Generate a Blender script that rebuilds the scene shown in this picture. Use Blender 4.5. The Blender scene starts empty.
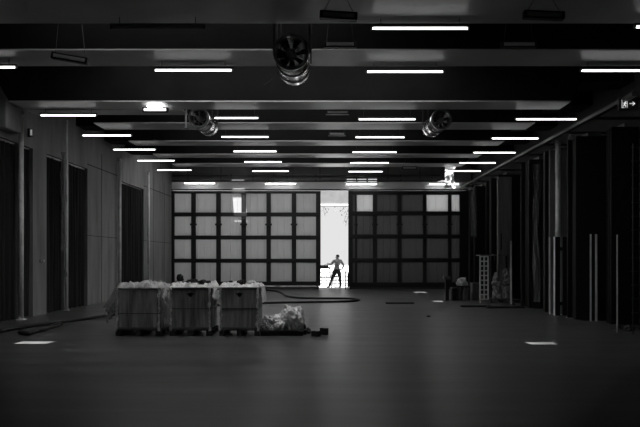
import bpy, bmesh, math, random
from mathutils import Vector, Matrix, noise
random.seed(7)
D = bpy.data
SC = bpy.context.scene
COL = SC.collection
PI = math.pi
F, CX, HY, EYE = 720.0, 330.0, 258.0, 1.6     # focal length in px, vanishing point, eye height


def at(px, py, Z):
    return Vector(((px - CX) / F * Z, Z, EYE + (HY - py) / F * Z))


def on_floor(px, py, h=0.0):
    Z = EYE * F / (py - HY)
    return Vector(((px - CX) / F * Z, Z, h))


# ------------------------------------------------------------------ materials
def mat(name, col, rough=0.6, metal=0.0, var=0.0, scale=4.0, stretch=(1, 1, 1), bump=0.0, spec=0.5, detail=6):
    m = D.materials.new(name)
    m.use_nodes = True
    nt = m.node_tree
    b = nt.nodes['Principled BSDF']
    c = (col, col, col, 1)
    b.inputs['Base Color'].default_value = c
    b.inputs['Roughness'].default_value = rough
    b.inputs['Metallic'].default_value = metal
    b.inputs['Specular IOR Level'].default_value = spec
    if var or bump:
        tc = nt.nodes.new('ShaderNodeTexCoord')
        mp = nt.nodes.new('ShaderNodeMapping')
        mp.inputs['Scale'].default_value = stretch
        ns = nt.nodes.new('ShaderNodeTexNoise')
        ns.inputs['Scale'].default_value = scale
        ns.inputs['Detail'].default_value = detail
        ns.inputs['Roughness'].default_value = 0.62
        nt.links.new(tc.outputs['Object'], mp.inputs[0])
        nt.links.new(mp.outputs[0], ns.inputs['Vector'])
        if var:
            r = nt.nodes.new('ShaderNodeValToRGB')
            lo, hi = col * (1 - var), min(1, col * (1 + var))
            r.color_ramp.elements[0].position = 0.3
            r.color_ramp.elements[1].position = 0.7
            r.color_ramp.elements[0].color = (lo, lo, lo, 1)
            r.color_ramp.elements[1].color = (hi, hi, hi, 1)
            nt.links.new(ns.outputs['Fac'], r.inputs[0])
            nt.links.new(r.outputs[0], b.inputs['Base Color'])
        if bump:
            bp = nt.nodes.new('ShaderNodeBump')
            bp.inputs['Strength'].default_value = bump
            bp.inputs['Distance'].default_value = 0.05
            nt.links.new(ns.outputs['Fac'], bp.inputs['Height'])
            nt.links.new(bp.outputs[0], b.inputs['Normal'])
    return m


def emit(name, strength):
    m = D.materials.new(name)
    m.use_nodes = True
    b = m.node_tree.nodes['Principled BSDF']
    b.inputs['Base Color'].default_value = (.8, .8, .8, 1)
    b.inputs['Emission Color'].default_value = (1, 1, 1, 1)
    b.inputs['Emission Strength'].default_value = strength
    return m


def film_mat(name, col, clear):
    m = mat(name, col, 0.22, 0, 0.25, 9, bump=0.25, spec=0.6)
    nt = m.node_tree
    b = nt.nodes['Principled BSDF']
    t = nt.nodes.new('ShaderNodeBsdfTransparent')
    mx = nt.nodes.new('ShaderNodeMixShader')
    mx.inputs[0].default_value = clear
    nt.links.new(b.outputs[0], mx.inputs[1])
    nt.links.new(t.outputs[0], mx.inputs[2])
    nt.links.new(mx.outputs[0], nt.nodes['Material Output'].inputs[0])
    return m


def floor_mat():
    m = mat('floor_concrete', .092, .5, 0, .5, .5, (.45, 3.6, 1), .05, .5, 9)
    nt = m.node_tree
    b = nt.nodes['Principled BSDF']
    src = b.inputs['Base Color'].links[0].from_socket
    tc = nt.nodes.new('ShaderNodeTexCoord')
    n2 = nt.nodes.new('ShaderNodeTexNoise')
    n2.inputs['Scale'].default_value = 2.3
    n2.inputs['Detail'].default_value = 10
    nt.links.new(tc.outputs['Object'], n2.inputs['Vector'])
    r = nt.nodes.new('ShaderNodeValToRGB')
    r.color_ramp.elements[0].position = .35
    r.color_ramp.elements[1].position = .62
    r.color_ramp.elements[0].color = (.5, .5, .5, 1)
    r.color_ramp.elements[1].color = (1, 1, 1, 1)
    nt.links.new(n2.outputs['Fac'], r.inputs[0])
    mx = nt.nodes.new('ShaderNodeMix')
    mx.data_type = 'RGBA'
    mx.blend_type = 'MULTIPLY'
    mx.inputs[0].default_value = 1
    nt.links.new(src, mx.inputs[6])
    nt.links.new(r.outputs[0], mx.inputs[7])
    nt.links.new(mx.outputs[2], b.inputs['Base Color'])
    rr = nt.nodes.new('ShaderNodeMapRange')
    rr.inputs[3].default_value = .24
    rr.inputs[4].default_value = .44
    nt.links.new(n2.outputs['Fac'], rr.inputs[0])
    nt.links.new(rr.outputs[0], b.inputs['Roughness'])
    return m


def sheet_mat(name, col, trans):
    m = mat(name, col, .5, 0, .06, 3, (1, 1, .3))
    nt = m.node_tree
    t = nt.nodes.new('ShaderNodeBsdfTranslucent')
    t.inputs[0].default_value = (.85, .85, .85, 1)
    mx = nt.nodes.new('ShaderNodeMixShader')
    mx.inputs[0].default_value = trans
    nt.links.new(nt.nodes['Principled BSDF'].outputs[0], mx.inputs[1])
    nt.links.new(t.outputs[0], mx.inputs[2])
    nt.links.new(mx.outputs[0], nt.nodes['Material Output'].inputs[0])
    return m


TUBE_E = 5.0
M = dict(
    floor=floor_mat(),
    concrete=mat('wall_concrete', .2, .6, 0, .4, 1.1, (1, 1.6, .3), .05),
    darkwall=mat('dark_wall', .02, .8, 0, .3, 1.0),
    header=mat('header_sheet', .2, .55, 0, .15, 1.2),
    roof=mat('roof_deck', .03, .8, 0, .2, 1.0),
    web=mat('beam_web_shaded', .008, .9, 0, .25, 1.2, spec=.1),  # near-black: shade on the beam faces is put into the colour
    soffit=mat('beam_soffit_lit', .45, .42, 0, .15, .8, spec=.5),  # pale: light on the beam undersides is put into the colour
    frame=mat('door_frame_steel', .008, .5),
    frosted=sheet_mat('fill_pane_frosted', .5, .5),
    panel=sheet_mat('door_panel', .42, .085),
    panel_backlit=sheet_mat('door_panel_backlit', .4, .22),  # daylight behind the top cells, put into a paler, clearer sheet
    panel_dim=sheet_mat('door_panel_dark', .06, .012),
    tube=emit('lamp_tube', TUBE_E),
    tube_strong=emit('lamp_tube_strong', 11),
    tube_off=mat('lamp_tube_off', .25, .3),
    housing=mat('lamp_housing', .12, .4),
    black=mat('black_metal', .012, .45),
    lens_dim=emit('lamp_lens_dim', .2),
    lens=emit('lamp_lens', 2.0),
    glow_tray=emit('glow_tray_emit', 6.0),
    diffuser=mat('lamp_diffuser', .5, .35),
    diffuser_on=emit('lamp_diffuser_lit', 3.0),
    chrome=mat('fan_steel', .9, .27, 1.0, .1, 3),
    rim=mat('fan_rim', .32, .35, .6),
    fabric=mat('black_cloth', .006, .85, 0, .4, 5),
    leaf=mat('black_leaf', .005, .6, 0, .3, 2),
    leaf_grey=mat('grey_leaf', .04, .5, 0, .3, 2, (1, 1, .3)),
    pale=mat('pale_paint', .7, .35, 0, .2, 3),
    grey_sheet=mat('grey_sheet', .2, .45, 0, .45, 2, (2, 2, .25)),
    wrap_dim=film_mat('dim_wrap', .4, .35),
    alu=mat('aluminium', .6, .28, 1.0, .1, 3),
    steel=mat('painted_steel', .14, .4, .2, .2, 4),
    card=mat('board_carton', .36, .55, 0, .75, 3.2, (3.2, 3.2, .3), .12),
    cardlid=mat('board_edge', .2, .6, 0, .2, 5),
    strap=mat('strap', .14, .4),
    wood=mat('pallet_wood', .07, .75, 0, .35, 6, (.4, 3, 3)),
    darkwood=mat('dark_wood', .012, .8, 0, .4, 6, (.4, 3, 3)),
    film=film_mat('plastic_film', .65, .42),
    film_dense=film_mat('plastic_film_dense', .85, .03),
    film_thin=film_mat('plastic_film_thin', .5, .72),
    rubber=mat('rubber', .006, .5),
    rag=mat('dark_rag', .01, .8, 0, .4, 12),
    paper=mat('pale_paper', .65, .6, 0, .15, 10),
    sack=mat('sack', .55, .75, 0, .25, 14, bump=.2),
    grey=mat('grey_plastic', .06, .5, 0, .2, 6),
    signface=mat('sign_face', .03, .4),
    signlit=emit('sign_lit', .42),
    ground=mat('yard_ground', .5, .8, 0, .25, 1.5, bump=.1),
    fascia=mat('canopy_fascia', .20, .6, 0, .15, 2),
    white=mat('white_edge', .8, .5),
    skin=mat('skin', .30, .5),
    shirt=mat('shirt', .4, .8, 0, .5, 14),
    trousers=mat('trousers', .03, .8, 0, .3, 9),
    hair=mat('hair', .02, .6),
    leafgreen=mat('leaves', .10, .6, 0, .3, 6),
    bark=mat('bark', .06, .8, 0, .3, 8),
)
glass = D.materials.new('window_glass')
glass.use_nodes = True
_b = glass.node_tree.nodes['Principled BSDF']
_b.inputs['Transmission Weight'].default_value = 1
_b.inputs['Roughness'].default_value = .02
_b.inputs['IOR'].default_value = 1.1
M['glass'] = glass


# ------------------------------------------------------------------ mesh helpers
class MB:
    def __init__(self):
        self.bm = bmesh.new()

    def box(self, x0, x1, y0, y1, z0, z1, bev=0.0):
        r = bmesh.ops.create_cube(self.bm, size=1)
        vs = r['verts']
        for v in vs:
            v.co = Vector((x0 + (v.co.x + .5) * (x1 - x0), y0 + (v.co.y + .5) * (y1 - y0), z0 + (v.co.z + .5) * (z1 - z0)))
        if bev:
            es = list({e for v in vs for e in v.link_edges})
            bmesh.ops.bevel(self.bm, geom=es, offset=bev, segments=2, affect='EDGES', profile=.5)
        return self

    def obox(self, c, size, mtx):
        r = bmesh.ops.create_cube(self.bm, size=1)
        for v in r['verts']:
            v.co = Vector(c) + mtx @ Vector((v.co.x * size[0], v.co.y * size[1], v.co.z * size[2]))
        return self

    def cyl(self, a, b, r, r2=None, seg=12, caps=True):
        a, b = Vector(a), Vector(b)
        r2 = r if r2 is None else r2
        d = b - a
        q = d.to_track_quat('Z', 'Y').to_matrix().to_4x4()
        g = bmesh.ops.create_cone(self.bm, cap_ends=caps, segments=seg, radius1=r, radius2=r2, depth=d.length)
        bmesh.ops.transform(self.bm, verts=g['verts'], matrix=Matrix.Translation((a + b) / 2) @ q)
        return self

    def tube(self, pts, r, seg=8):
        pts = [Vector(p) for p in pts]
        rings = []
        for i, p in enumerate(pts):
            t = (pts[min(i + 1, len(pts) - 1)] - pts[max(i - 1, 0)]).normalized()
            up = Vector((0, 0, 1)) if abs(t.z) < .9 else Vector((1, 0, 0))
            s = t.cross(up).normalized()
            u = s.cross(t)
            rings.append([self.bm.verts.new(p + r * (math.cos(k * 2 * PI / seg) * s + math.sin(k * 2 * PI / seg) * u)) for k in range(seg)])
        for a, b in zip(rings, rings[1:]):
            for k in range(seg):
                self.bm.faces.new((a[k], a[(k + 1) % seg], b[(k + 1) % seg], b[k]))
        self.bm.faces.new(rings[0][::-1])
        self.bm.faces.new(rings[-1])
        return self

    def ring(self, c, axis, r_out, r_in, depth, seg=32):
        """hollow drum along axis, c = front centre"""
        q = Vector(axis).to_track_quat('Z', 'Y').to_matrix()
        c = Vector(c)
        prof = [(r_in, 0), (r_out, 0), (r_out, depth), (r_in, depth)]
        rows = []
        for k in range(seg):
            a = k * 2 * PI / seg
            rows.append([self.bm.verts.new(c + q @ Vector((rr * math.cos(a), rr * math.sin(a), dd))) for rr, dd in prof])
        for k in range(seg):
            A, B = rows[k], rows[(k + 1) % seg]
            for j in range(4):
                self.bm.faces.new((A[j], A[(j + 1) % 4], B[(j + 1) % 4], B[j]))
        return self

    def lump(self, c, size, amp=.25, sub=3, freq=2.5, seed=0.0, flat=True):
        g = bmesh.ops.create_icosphere(self.bm, subdivisions=sub, radius=1)
        c = Vector(c)
        for v in g['verts']:
            n = v.co.normalized()
            s = Vector((seed, seed * 1.7, -seed))
            k = 1 + amp * noise.noise(n * freq + s) + amp * .6 * noise.noise(n * freq * 2.7 + s)
            p = n * k
            if flat and p.z < -.55:
                p.z = -.55
            v.co = c + Vector((p.x * size[0], p.y * size[1], (p.z + .55) * size[2]))
        return self

    def grid(self, nx, ny, fn):
        vs = [[self.bm.verts.new(fn(i / nx, j / ny)) for i in range(nx + 1)] for j in range(ny + 1)]
        for j in range(ny):
            for i in range(nx):
                self.bm.faces.new((vs[j][i], vs[j][i + 1], vs[j + 1][i + 1], vs[j + 1][i]))
        return self

    def build(self, name, m, parent=None, smooth=False):
        bmesh.ops.recalc_face_normals(self.bm, faces=self.bm.faces)
        me = D.meshes.new(name)
        self.bm.to_mesh(me)
        self.bm.free()
        ms = m if isinstance(m, (list, tuple)) else [m]
        for x in ms:
            me.materials.append(M[x] if isinstance(x, str) else x)
        if smooth:
            me.polygons.foreach_set('use_smooth', [True] * len(me.polygons))
        o = D.objects.new(name, me)
        COL.objects.link(o)
        if parent:
            o.parent = parent
            # meshes are written in world space: keep them there
            o.matrix_parent_inverse = Matrix.Translation(-parent.location)
        return o


def tag(o, label, cat, group=None):
    o['label'] = label
    o['category'] = cat
    if group:
        o['group'] = group
    return o


def thing(name, label, cat, loc, group=None):
    o = D.objects.new(name, None)
    COL.objects.link(o)
    o.location = loc
    o.empty_display_size = .2
    return tag(o, label, cat, group)


def struct(o):
    o['kind'] = 'structure'
    return o


def copy_tree(o, parent=None):
    c = o.copy()
    COL.objects.link(c)
    if parent:
        c.parent = parent
    for ch in list(o.children):
        copy_tree(ch, c)
    return c


def slab(u0, u1, v0, v1, holes, put):
    """grid-decompose a rectangle around rectangular holes; put(u0,u1,v0,v1) lays one cell"""
    us = sorted({u0, u1, *[min(max(h[k], u0), u1) for h in holes for k in (0, 1)]})
    vs = sorted({v0, v1, *[min(max(h[k], v0), v1) for h in holes for k in (2, 3)]})
    for a, b in zip(us, us[1:]):
        for c, d in zip(vs, vs[1:]):
            mu, mv = (a + b) / 2, (c + d) / 2
            if any(h[0] < mu < h[1] and h[2] < mv < h[3] for h in holes):
                continue
            put(a, b, c, d)


# ------------------------------------------------------------------ the setting
XL, XR, YB, YF, ROOF = -8.15, 7.3, 37.2, -4.0, 6.6
YD = 37.0                                  # plane of the sliding leaves
HB = 5.35                                  # underside of the beams
SUN = Vector((.08, .28, -1.0))

struct(MB().box(XL - 1.5, XR + .6, YF - .3, YB + .35, -.3, 0).build('floor', 'floor'))

# roof deck with the holes the sun falls through
def hole_for(p, w, d, H=ROOF):
    k = (H - p.z) / -SUN.z
    q = Vector(p) - SUN * k
    return (q.x - w / 2, q.x + w / 2, q.y - d / 2, q.y + d / 2)


holes = [
    hole_for(on_floor(34, 342.6), .62, .42),
    hole_for(on_floor(543, 344), .52, .6),
    hole_for(on_floor(553, 346.5), .2, .3),
    hole_for(on_floor(420, 292.3), .55, .9),
    hole_for(on_floor(438, 301.3), .36, .5),
    hole_for(at(239.5, 203, YD + .04), .68, .6),
    hole_for(at(449, 170, 30.3), .6, .45),
]
FILL_ROOFLIGHTS = [(-5.0, 0.5, 11.75, 12.75), (-5.2, 2.6, 14.3, 16.9), (-4.6, 2.6, 18.4, 19.7), (-4.6, 2.4, 21.3, 22.8), (-4.6, 2.2, 24.3, 25.7), (-4.6, 2.2, 27.1, 28.3), (-6.5, 2.2, 30.4, 33.2)]
mb = MB()
slab(XL - 1.5, XR + .6, YF - .3, YB + .5, holes + FILL_ROOFLIGHTS, lambda a, b, c, d: mb.box(a, b, c, d, ROOF, ROOF + .12))
ceiling = struct(mb.build('ceiling', 'roof'))

for i, (a, b, c, d) in enumerate(FILL_ROOFLIGHTS):      # added fill light: unseen frosted rooflights between the beams
    rl = struct(MB().box(a, b, c, c + .06, ROOF, ROOF + .16).box(a, b, d - .06, d, ROOF, ROOF + .16).build('window_%d' % (i + 3), 'frame'))
    MB().grid(1, 1, lambda u, v: Vector((a + (b - a) * u, c + (d - c) * v, ROOF + .1))).build('pane', 'frosted', rl)

BEAMS = [(9.2, 11.5, -8.1, 7.25), (12.98, 14.06, -8.1, 7.25), (17.25, 18.15, -7.7, 5.78), (20.0, 21.0, -6.57, 5.7),
         (23.1, 24.0, -6.46, 5.6), (26.0, 26.9, -6.4, 5.5), (28.6, 29.6, -6.3, 5.4)]
for (y0, y1, xa, xb) in BEAMS:
    web = MB()
    # full-span web, its lower edge cut up to the bearings at both ends
    pts = [(XL, ROOF), (XL, HB + .5), (xa - .25, HB + .45), (xa, HB + .02), (xb, HB + .02), (xb + .25, HB + .45), (XR, HB + .5), (XR, ROOF)]
    A = [web.bm.verts.new((x, y0, z)) for x, z in pts]
    B = [web.bm.verts.new((x, y1, z)) for x, z in pts]
    web.bm.faces.new(A)
    web.bm.faces.new(B[::-1])
    for i in range(len(pts)):
        j = (i + 1) % len(pts)
        web.bm.faces.new((A[i], B[i], B[j], A[j]))
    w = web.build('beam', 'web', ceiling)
    MB().box(xa, xb, y0, y1, HB - .004, HB + .02).build('lit_soffit', 'soffit', w)

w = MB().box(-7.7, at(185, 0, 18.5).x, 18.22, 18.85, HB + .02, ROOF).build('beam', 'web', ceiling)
MB().box(-7.7, at(185, 0, 18.5).x, 18.22, 18.85, HB - .004, HB + .02).build('lit_soffit', 'soffit', w)
BEAMS.append((18.22, 18.85, -7.7, at(185, 0, 18.5).x))

# left wall, with tall openings
OPEN_L = [(14.6, 18.85, 0, 4.6), (19.15, 19.75, 0, 4.6), (20.7, 22.1, 0, 4.6), (22.45, 24.2, 0, 4.6), (27.9, 31.5, 0, 4.6)]
mb = MB()
slab(YF, YB, 0, ROOF, OPEN_L, lambda a, b, c, d: mb.box(XL - .3, XL, a, b, c, d))
mb.box(XL - 1.4, XL - 1.2, YF, YB, 0, ROOF)
wl = struct(mb.build('wall_left', 'concrete'))
# formwork joints: thin recess strips on the concrete
mb = MB()
for a, b in ((24.2, 27.9), (31.5, YB)):
    mb.box(XL, XL + .008, a, b, 4.74, 4.77)
    mb.box(XL, XL + .008, a, b, 2.35, 2.37)
for y in (25.7, 33.2, 35.4):
    mb.box(XL, XL + .008, y - .01, y + .01, 0, 5.3)
mb.build('joint', 'darkwall', wl)
struct(MB().box(XR, XR + .3, YF, YB, 0, ROOF).build('wall_right', 'darkwall'))
struct(MB().box(XL - 1.5, XR + .3, YF - .3, YF, 0, ROOF).build('wall_front', 'darkwall'))

# back wall: header over the doors, reveals at the sides, two clerestory openings
DT = at(0, 190.4, YB).z                      # top of the doors
W1 = (at(346, 0, YB).x, at(378, 0, YB).x, at(0, 183.2, YB).z, at(0, 177.5, YB).z)
W2 = (at(437, 0, YB).x, at(455, 0, YB).x, at(0, 186, YB).z, at(0, 179, YB).z)
mb = MB()
DOORHOLE = (at(172.5, 0, YB).x, at(466, 0, YB).x, 0, DT)
slab(XL - 1.5, XR + .6, 0, ROOF, [DOORHOLE, W1, W2], lambda a, b, c, d: mb.box(a, b, YB, YB + .3, c, d))
wb = struct(mb.build('wall_back', 'header'))
mb = MB()
for px in (188, 221, 253, 287, 320, 354, 388, 420):
    x = at(px, 0, YB).x
    mb.box(x - .015, x + .015, YB - .02, YB, DT + .42, ROOF)
mb.build('seam', 'frame', wb)
struct(MB().box(XL, XR, YD + .0, YB - .01, DT - .02, DT + .05).build('trim_1', 'frame'))
struct(MB().box(XL, XR, YB - .12, YB, DT + .05, DT + .42).build('trim_4', 'white'))
struct(MB().box(at(172.5, 0, YB).x, at(319, 0, YB).x, YD + .03, YD + .15, 0, .15).build('trim_2', 'grey'))
struct(MB().box(at(349, 0, YB).x, at(466, 0, YB).x, YD + .03, YD + .15, 0, .12).build('trim_3', 'grey'))

for i, W in enumerate((W1, W2)):
    mb = MB()
    mb.box(W[0], W[1], YB + .1, YB + .16, W[2], W[2] + .05).box(W[0], W[1], YB + .1, YB + .16, W[3] - .05, W[3])
    n = 4 if i == 0 else 3
    for k in range(n):
        x = W[0] + (W[1] - W[0]) * k / (n - 1)
        mb.box(max(W[0], x - .04), min(W[1], x + .04), YB + .1, YB + .16, W[2] + .05, W[3] - .05)
    wf = struct(mb.build('window_%d' % (i + 1), 'frame'))
    MB().box(W[0], W[1], YB + .12, YB + .13, W[2] + .03, W[3] - .03).build('pane', 'glass', wf)


# sliding door leaves
def door_leaf(name, vx, hy, matfn, yface):
    """vx, hy: pixel centres of the stiles / rails on the door plane"""
    xs = [at(v[0], 0, YD).x for v in vx]
    ws = [v[1] / F * YD for v in vx]
    zs = [at(0, h[0], YD).z for h in hy]
    hs = [h[1] / F * YD for h in hy]
    mb = MB()
    for x, w in zip(xs, ws):
        mb.box(x - w / 2, x + w / 2, yface, yface + .14, zs[-1] - hs[-1] / 2, zs[0] + hs[0] / 2)
    root = struct(mb.build(name, 'frame'))
    for z, h in zip(zs, hs):
        MB().box(xs[0] - ws[0] / 2, xs[-1] + ws[-1] / 2, yface - .02, yface + .12, z - h / 2, z + h / 2, .01).build('rail', 'frame', root)
    for c in range(len(xs) - 1):
        for r in range(len(zs) - 1):
            x0, x1 = xs[c] + ws[c] / 2 - .03, xs[c + 1] - ws[c + 1] / 2 + .03
            z0, z1 = zs[r + 1], zs[r]
            mb = MB()
            n = max(2, int((x1 - x0) / .05))
            def prof(u, v):
                x = x0 + (x1 - x0) * u
                ph = (x / .34) % 1.0
                d = .022 if ph < .08 else 0
                return Vector((x, yface + .04 - d, z0 + (z1 - z0) * v))
            n = max(6, int((x1 - x0) / .028))
            mb.grid(n, 1, prof)
            mb.build('panel', matfn(c, r), root)
    # small clamps on the stiles
    for k in range(1, len(xs) - 1):
        z = at(0, 224.5, YD).z
        mb = MB()
        mb.box(xs[k] - ws[k] / 2 - .06, xs[k] + ws[k] / 2 + .06, yface - .06, yface + .02, z - .05, z + .05, .01)
        mb.build('clamp', 'frame', root)
    return root


ROWS = [(192.2, 2.6), (214.5, 4), (237.5, 4), (260.7, 4), (283.8, 4.5)]
door_leaf('door_1', [(173, 3), (193.5, 4.6), (218.5, 4.6), (243.7, 4.6), (268.6, 4.4), (294, 4.4), (318.3, 4.6)], ROWS,
          lambda c, r: 'panel', YD)
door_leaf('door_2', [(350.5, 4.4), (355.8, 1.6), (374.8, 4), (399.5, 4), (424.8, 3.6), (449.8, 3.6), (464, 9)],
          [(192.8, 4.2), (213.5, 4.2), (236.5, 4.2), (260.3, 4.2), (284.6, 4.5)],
          lambda c, r: 'panel_backlit' if (r == 0 and c in (1, 4, 5)) else 'panel_dim', YD)


# ------------------------------------------------------------------ ceiling lamps
def overhead(y, x, top=ROOF):
    for (y0, y1, xa, xb) in BEAMS:
        if y0 - .03 <= y <= y1 + .03 and (xa <= x <= xb or y0 != 18.22):
            return HB - .004 if xa <= x <= xb else HB + .47
    return top


ORD = ['nearest', 'second', 'third', 'fourth', 'fifth', 'sixth', 'seventh', 'farthest']


def tube_lamp(px0, px1, py, label, lit=True, Z=None):
    H = 5.2 if Z is None else EYE + (HY - py) / F * Z
    Z = Z or (H - EYE) * F / (HY - py)
    x0, x1 = at(px0, 0, Z).x, at(px1, 0, Z).x
    if px0 <= 0:
        x0 = x1 - 1.5
    if px1 >= 639:
        x1 = x0 + 1.5
    c = Vector(((x0 + x1) / 2, Z, H))
    t = thing('tube_lamp', label, 'ceiling light', c, 'tube lamps under the ceiling beams')
    L = (x1 - x0) / 2
    MB().box(c.x - L, c.x + L, Z - .032, Z + .045, H + .006, H + .04, .006).build('housing', 'black' if lit else 'tube_off', t)
    r = .018
    MB().cyl((c.x - L + .02, Z, H - .014), (c.x + L - .02, Z, H - .014), r, seg=10).build('tube', ('tube' if py < 180 else 'tube_strong') if lit else 'tube_off', t, True)
    for s in (-1, 1):
        x = c.x + s * L
        MB().box(min(x, x - s * .025), max(x, x - s * .025), Z - .034, Z + .034, H - .034, H + .006).build('end_cap', 'housing', t)
        xr = c.x + s * L * .8
        MB().cyl((xr, Z, H + .04), (xr, Z, overhead(Z, xr)), .006, seg=6).build('hanger', 'black', t)
    return t


ROW_T = [
    ([(371, 469, 27.5), (634, 700, 26)], ),
    ([(0, 17, 66.5), (154, 233, 69.5), (366, 444, 71), (580, 640, 70)], ),
    ([(40, 97, 114.8), (214, 259, 117.5), (358, 416, 118.7), (515, 577, 118.7)], ),
    ([(82, 132, 135), (221, 269, 136.5), (355, 405, 136.8), (491, 539, 138)], ),
    ([(113, 156, 149.2), (233, 277, 151), (352, 397, 151.8), (473, 516, 152.3)], ),
    ([(137, 175, 160.3), (244, 282, 161.6), (350, 389, 162.6), (459, 496, 162.6)], ),
    ([(157, 192, 169.8), (252, 289, 170.8), (348, 383, 171.3), (446, 481, 170.7)], ),
    ([(184, 215, 183), (265, 296, 183.4), (346, 377, 184), (429, 459, 184)], ),
]
COLN = ['leftmost', 'second from the left', 'second from the right', 'rightmost']
for r, (lst,) in enumerate(ROW_T):
    for c, (a, b, y) in enumerate(lst):
        if r == 0:
            lab = ['lit tube lamp alone at the top of the view, closest to the camera', 'lit tube lamp just cut by the right frame edge near the top'][c]
        elif r == 7:
            lab = 'lit tube lamp washing the header above the sliding doors, ' + COLN[c]
        else:
            lab = 'lit tube lamp in the %s row of four, %s' % (['nearest', 'second nearest', 'third', 'fourth', 'fifth', 'last hanging'][r - 1], COLN[c])
        tube_lamp(a, b, y, lab, True, YB - .45 if r == 7 else None)
tube_lamp(110, 205, 26.3, 'unlit dim tube lamp high in the dark upper left', False)


def slim_lamp(px, py, wpx, Z, label, lit=False, tilt=0.0):
    c = at(px, py, Z)
    w, h = wpx / F * Z, .085
    t = thing('slim_lamp', label, 'hanging light', c, 'slim framed lamps hung on wires')
    R = Matrix.Rotation(tilt, 3, 'Y')
    fr = MB()
    b = .028
    fr.obox(c + R @ Vector((0, 0, h / 2)), (w, .1, b), R).obox(c + R @ Vector((0, 0, -h / 2)), (w, .1, b), R)
    for s in (-1, 1):
        fr.obox(c + R @ Vector((s * (w / 2 - .02), 0, 0)), (.05, .1, h), R)
    fr.build('frame', 'black', t)
    MB().obox(c, (w - .08, .13, h - b - .004), R).build('diffuser', 'diffuser_on' if lit else 'diffuser', t)
    if lit:
        MB().obox(c + Vector((0, .06, h / 2 + .016)), (w * .55, .5, .012), R).build('glow_tray', 'glow_tray', t)  # glowing tray added to throw a bright patch on the beam above
    for s in (-1, 1):
        e = c + R @ Vector((s * w * .42, 0, h / 2))
        x = c.x + s * w * .18
        top = min(overhead(Z, x), 6.6)
        MB().cyl(e, (x, Z, top), .004, seg=5).build('wire', 'grey', t)
    return t


slim_lamp(338.5, 16, 37, 10.3, 'unlit slim framed lamp on wires, top centre of the view', tilt=.06)
slim_lamp(543.5, 15.5, 40, 10.3, 'unlit slim framed lamp on wires, top right of the view', tilt=.04)
slim_lamp(340, 45, 32, 12.2, 'dark slim lamp hung right of the nearest fan')
slim_lamp(518.5, 45, 35, 12.7, 'dark slim lamp against the dark beam at upper right')
slim_lamp(70, 58.5, 36, 12.4, 'dark tilted slim lamp in the upper left corner', tilt=.17)
slim_lamp(337.5, 112.5, 23, 18.9, 'dark slim lamp between the two small fans, left of a lit tube')
slim_lamp(409.5, 168, 15.5, 26.5, 'small dark slim lamp against the last pale beam, right of centre')
slim_lamp(337, 134, 17, 22.0, 'faint dark slim lamp at centre, left of a tube in the second row')
slim_lamp(155.5, 110, 25, 17.6, 'brightly lit slim lamp under the pale beam at left', True)


# ------------------------------------------------------------------ three drum fans
def drum_fan(px, py, r, Z, ln, label, ax=(0, 1, 0)):
    c = at(px, py, Z)
    t = thing('drum_fan', label, 'fan', c, 'steel drum fans under the ceiling')
    ax = Vector(ax).normalized()
    MB().ring(c, ax, r, r - .012, ln, 40).build('casing', 'chrome', t, True)
    MB().ring(c + ax * (-.03), ax, r + .028, r - .02, .06, 40).build('rim', 'rim', t, True)
    MB().ring(c + ax * .02, ax, r - .013, r - .02, ln - .04, 40).build('shade_liner', 'black', t)  # black sleeve added to keep the drum's inside looking shaded
    for f in (.4, .78):
        MB().ring(c + ax * (ln * f), ax, r + .014, r + .001, .05, 40).build('band', 'black', t)
    hub = MB().cyl(c + ax * (.10), c + ax * (.34), r * .3, seg=20).build('hub', 'rim', t, True)
    for k in range(7):
        a = k * 2 * PI / 7 + .3
        mb = MB()
        rad = Vector((math.cos(a), 0, math.sin(a)))
        tan = Vector((-math.sin(a), 0, math.cos(a)))
        p = [c + rad * (r * .3) + tan * s * r * .12 + Vector((0, .2 + s * .05, 0)) for s in (-1, 1)]
        q = [c + rad * (r * .93) + tan * s * r * .24 + Vector((0, .2 + s * .06, 0)) for s in (1, -1)]
        vs = [mb.bm.verts.new(v) for v in p + q] + [mb.bm.verts.new(v + Vector((0, .008, 0))) for v in p + q]
        for f in ((0, 1, 2, 3), (7, 6, 5, 4), (0, 4, 5, 1), (1, 5, 6, 2), (2, 6, 7, 3), (3, 7, 4, 0)):
            mb.bm.faces.new([vs[i] for i in f])
        mb.build('blade', 'rag', hub)
    mb = MB()
    for k in (1, 2, 3):
        rr = r * k / 3.6
        mb.ring(c + ax * (.01), ax, rr + .004, rr - .004, .008, 28)
    for k in range(4):
        a = k * PI / 4
        d = Vector((math.cos(a), 0, math.sin(a))) * (r - .015)
        mb.cyl(c - d + Vector((0, .015, 0)), c + d + Vector((0, .015, 0)), .004, seg=6)
    mb.build('guard', 'rim', t)
    for f in (.25, .8):
        y = c.y + ax.y * ln * f
        bx = c.x + ax.x * ln * f
        bz = c.z + ax.z * ln * f
        top = overhead(y, bx)
        mb = MB()
        z0 = bz + r * .2
        for s in (-1, 1):
            mb.box(bx + s * (r + .03) - .015, bx + s * (r + .03) + .015, y - .02, y + .02, z0, max(top, c.z + r + .1))
        mb.build('bracket', 'black', t)
    return t


fan1 = drum_fan(291, 52, .27, 11.75, 1.15, 'large shiny drum fan hanging at upper centre, nearest the camera')
drum_fan(198.8, 117.8, .245, 18.55, 1.15, 'small shiny drum fan hanging at left, its drum pointing right', (.06, 1, -.03))
drum_fan(441.5, 119.5, .245, 18.55, 1.15, 'small shiny drum fan hanging at right, its drum pointing left', (-.09, 1, -.02))
cab = [at(*p) for p in ((281, 62, 12.0), (278, 68, 12.0), (275.5, 76, 12.0), (271, 81, 12.0), (264.5, 85.5, 12.0))]
cab.insert(0, Vector((cab[0].x, 12.0, HB + .6)))
MB().tube(cab, .01, 6).build('cable', 'grey', fan1)
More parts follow.
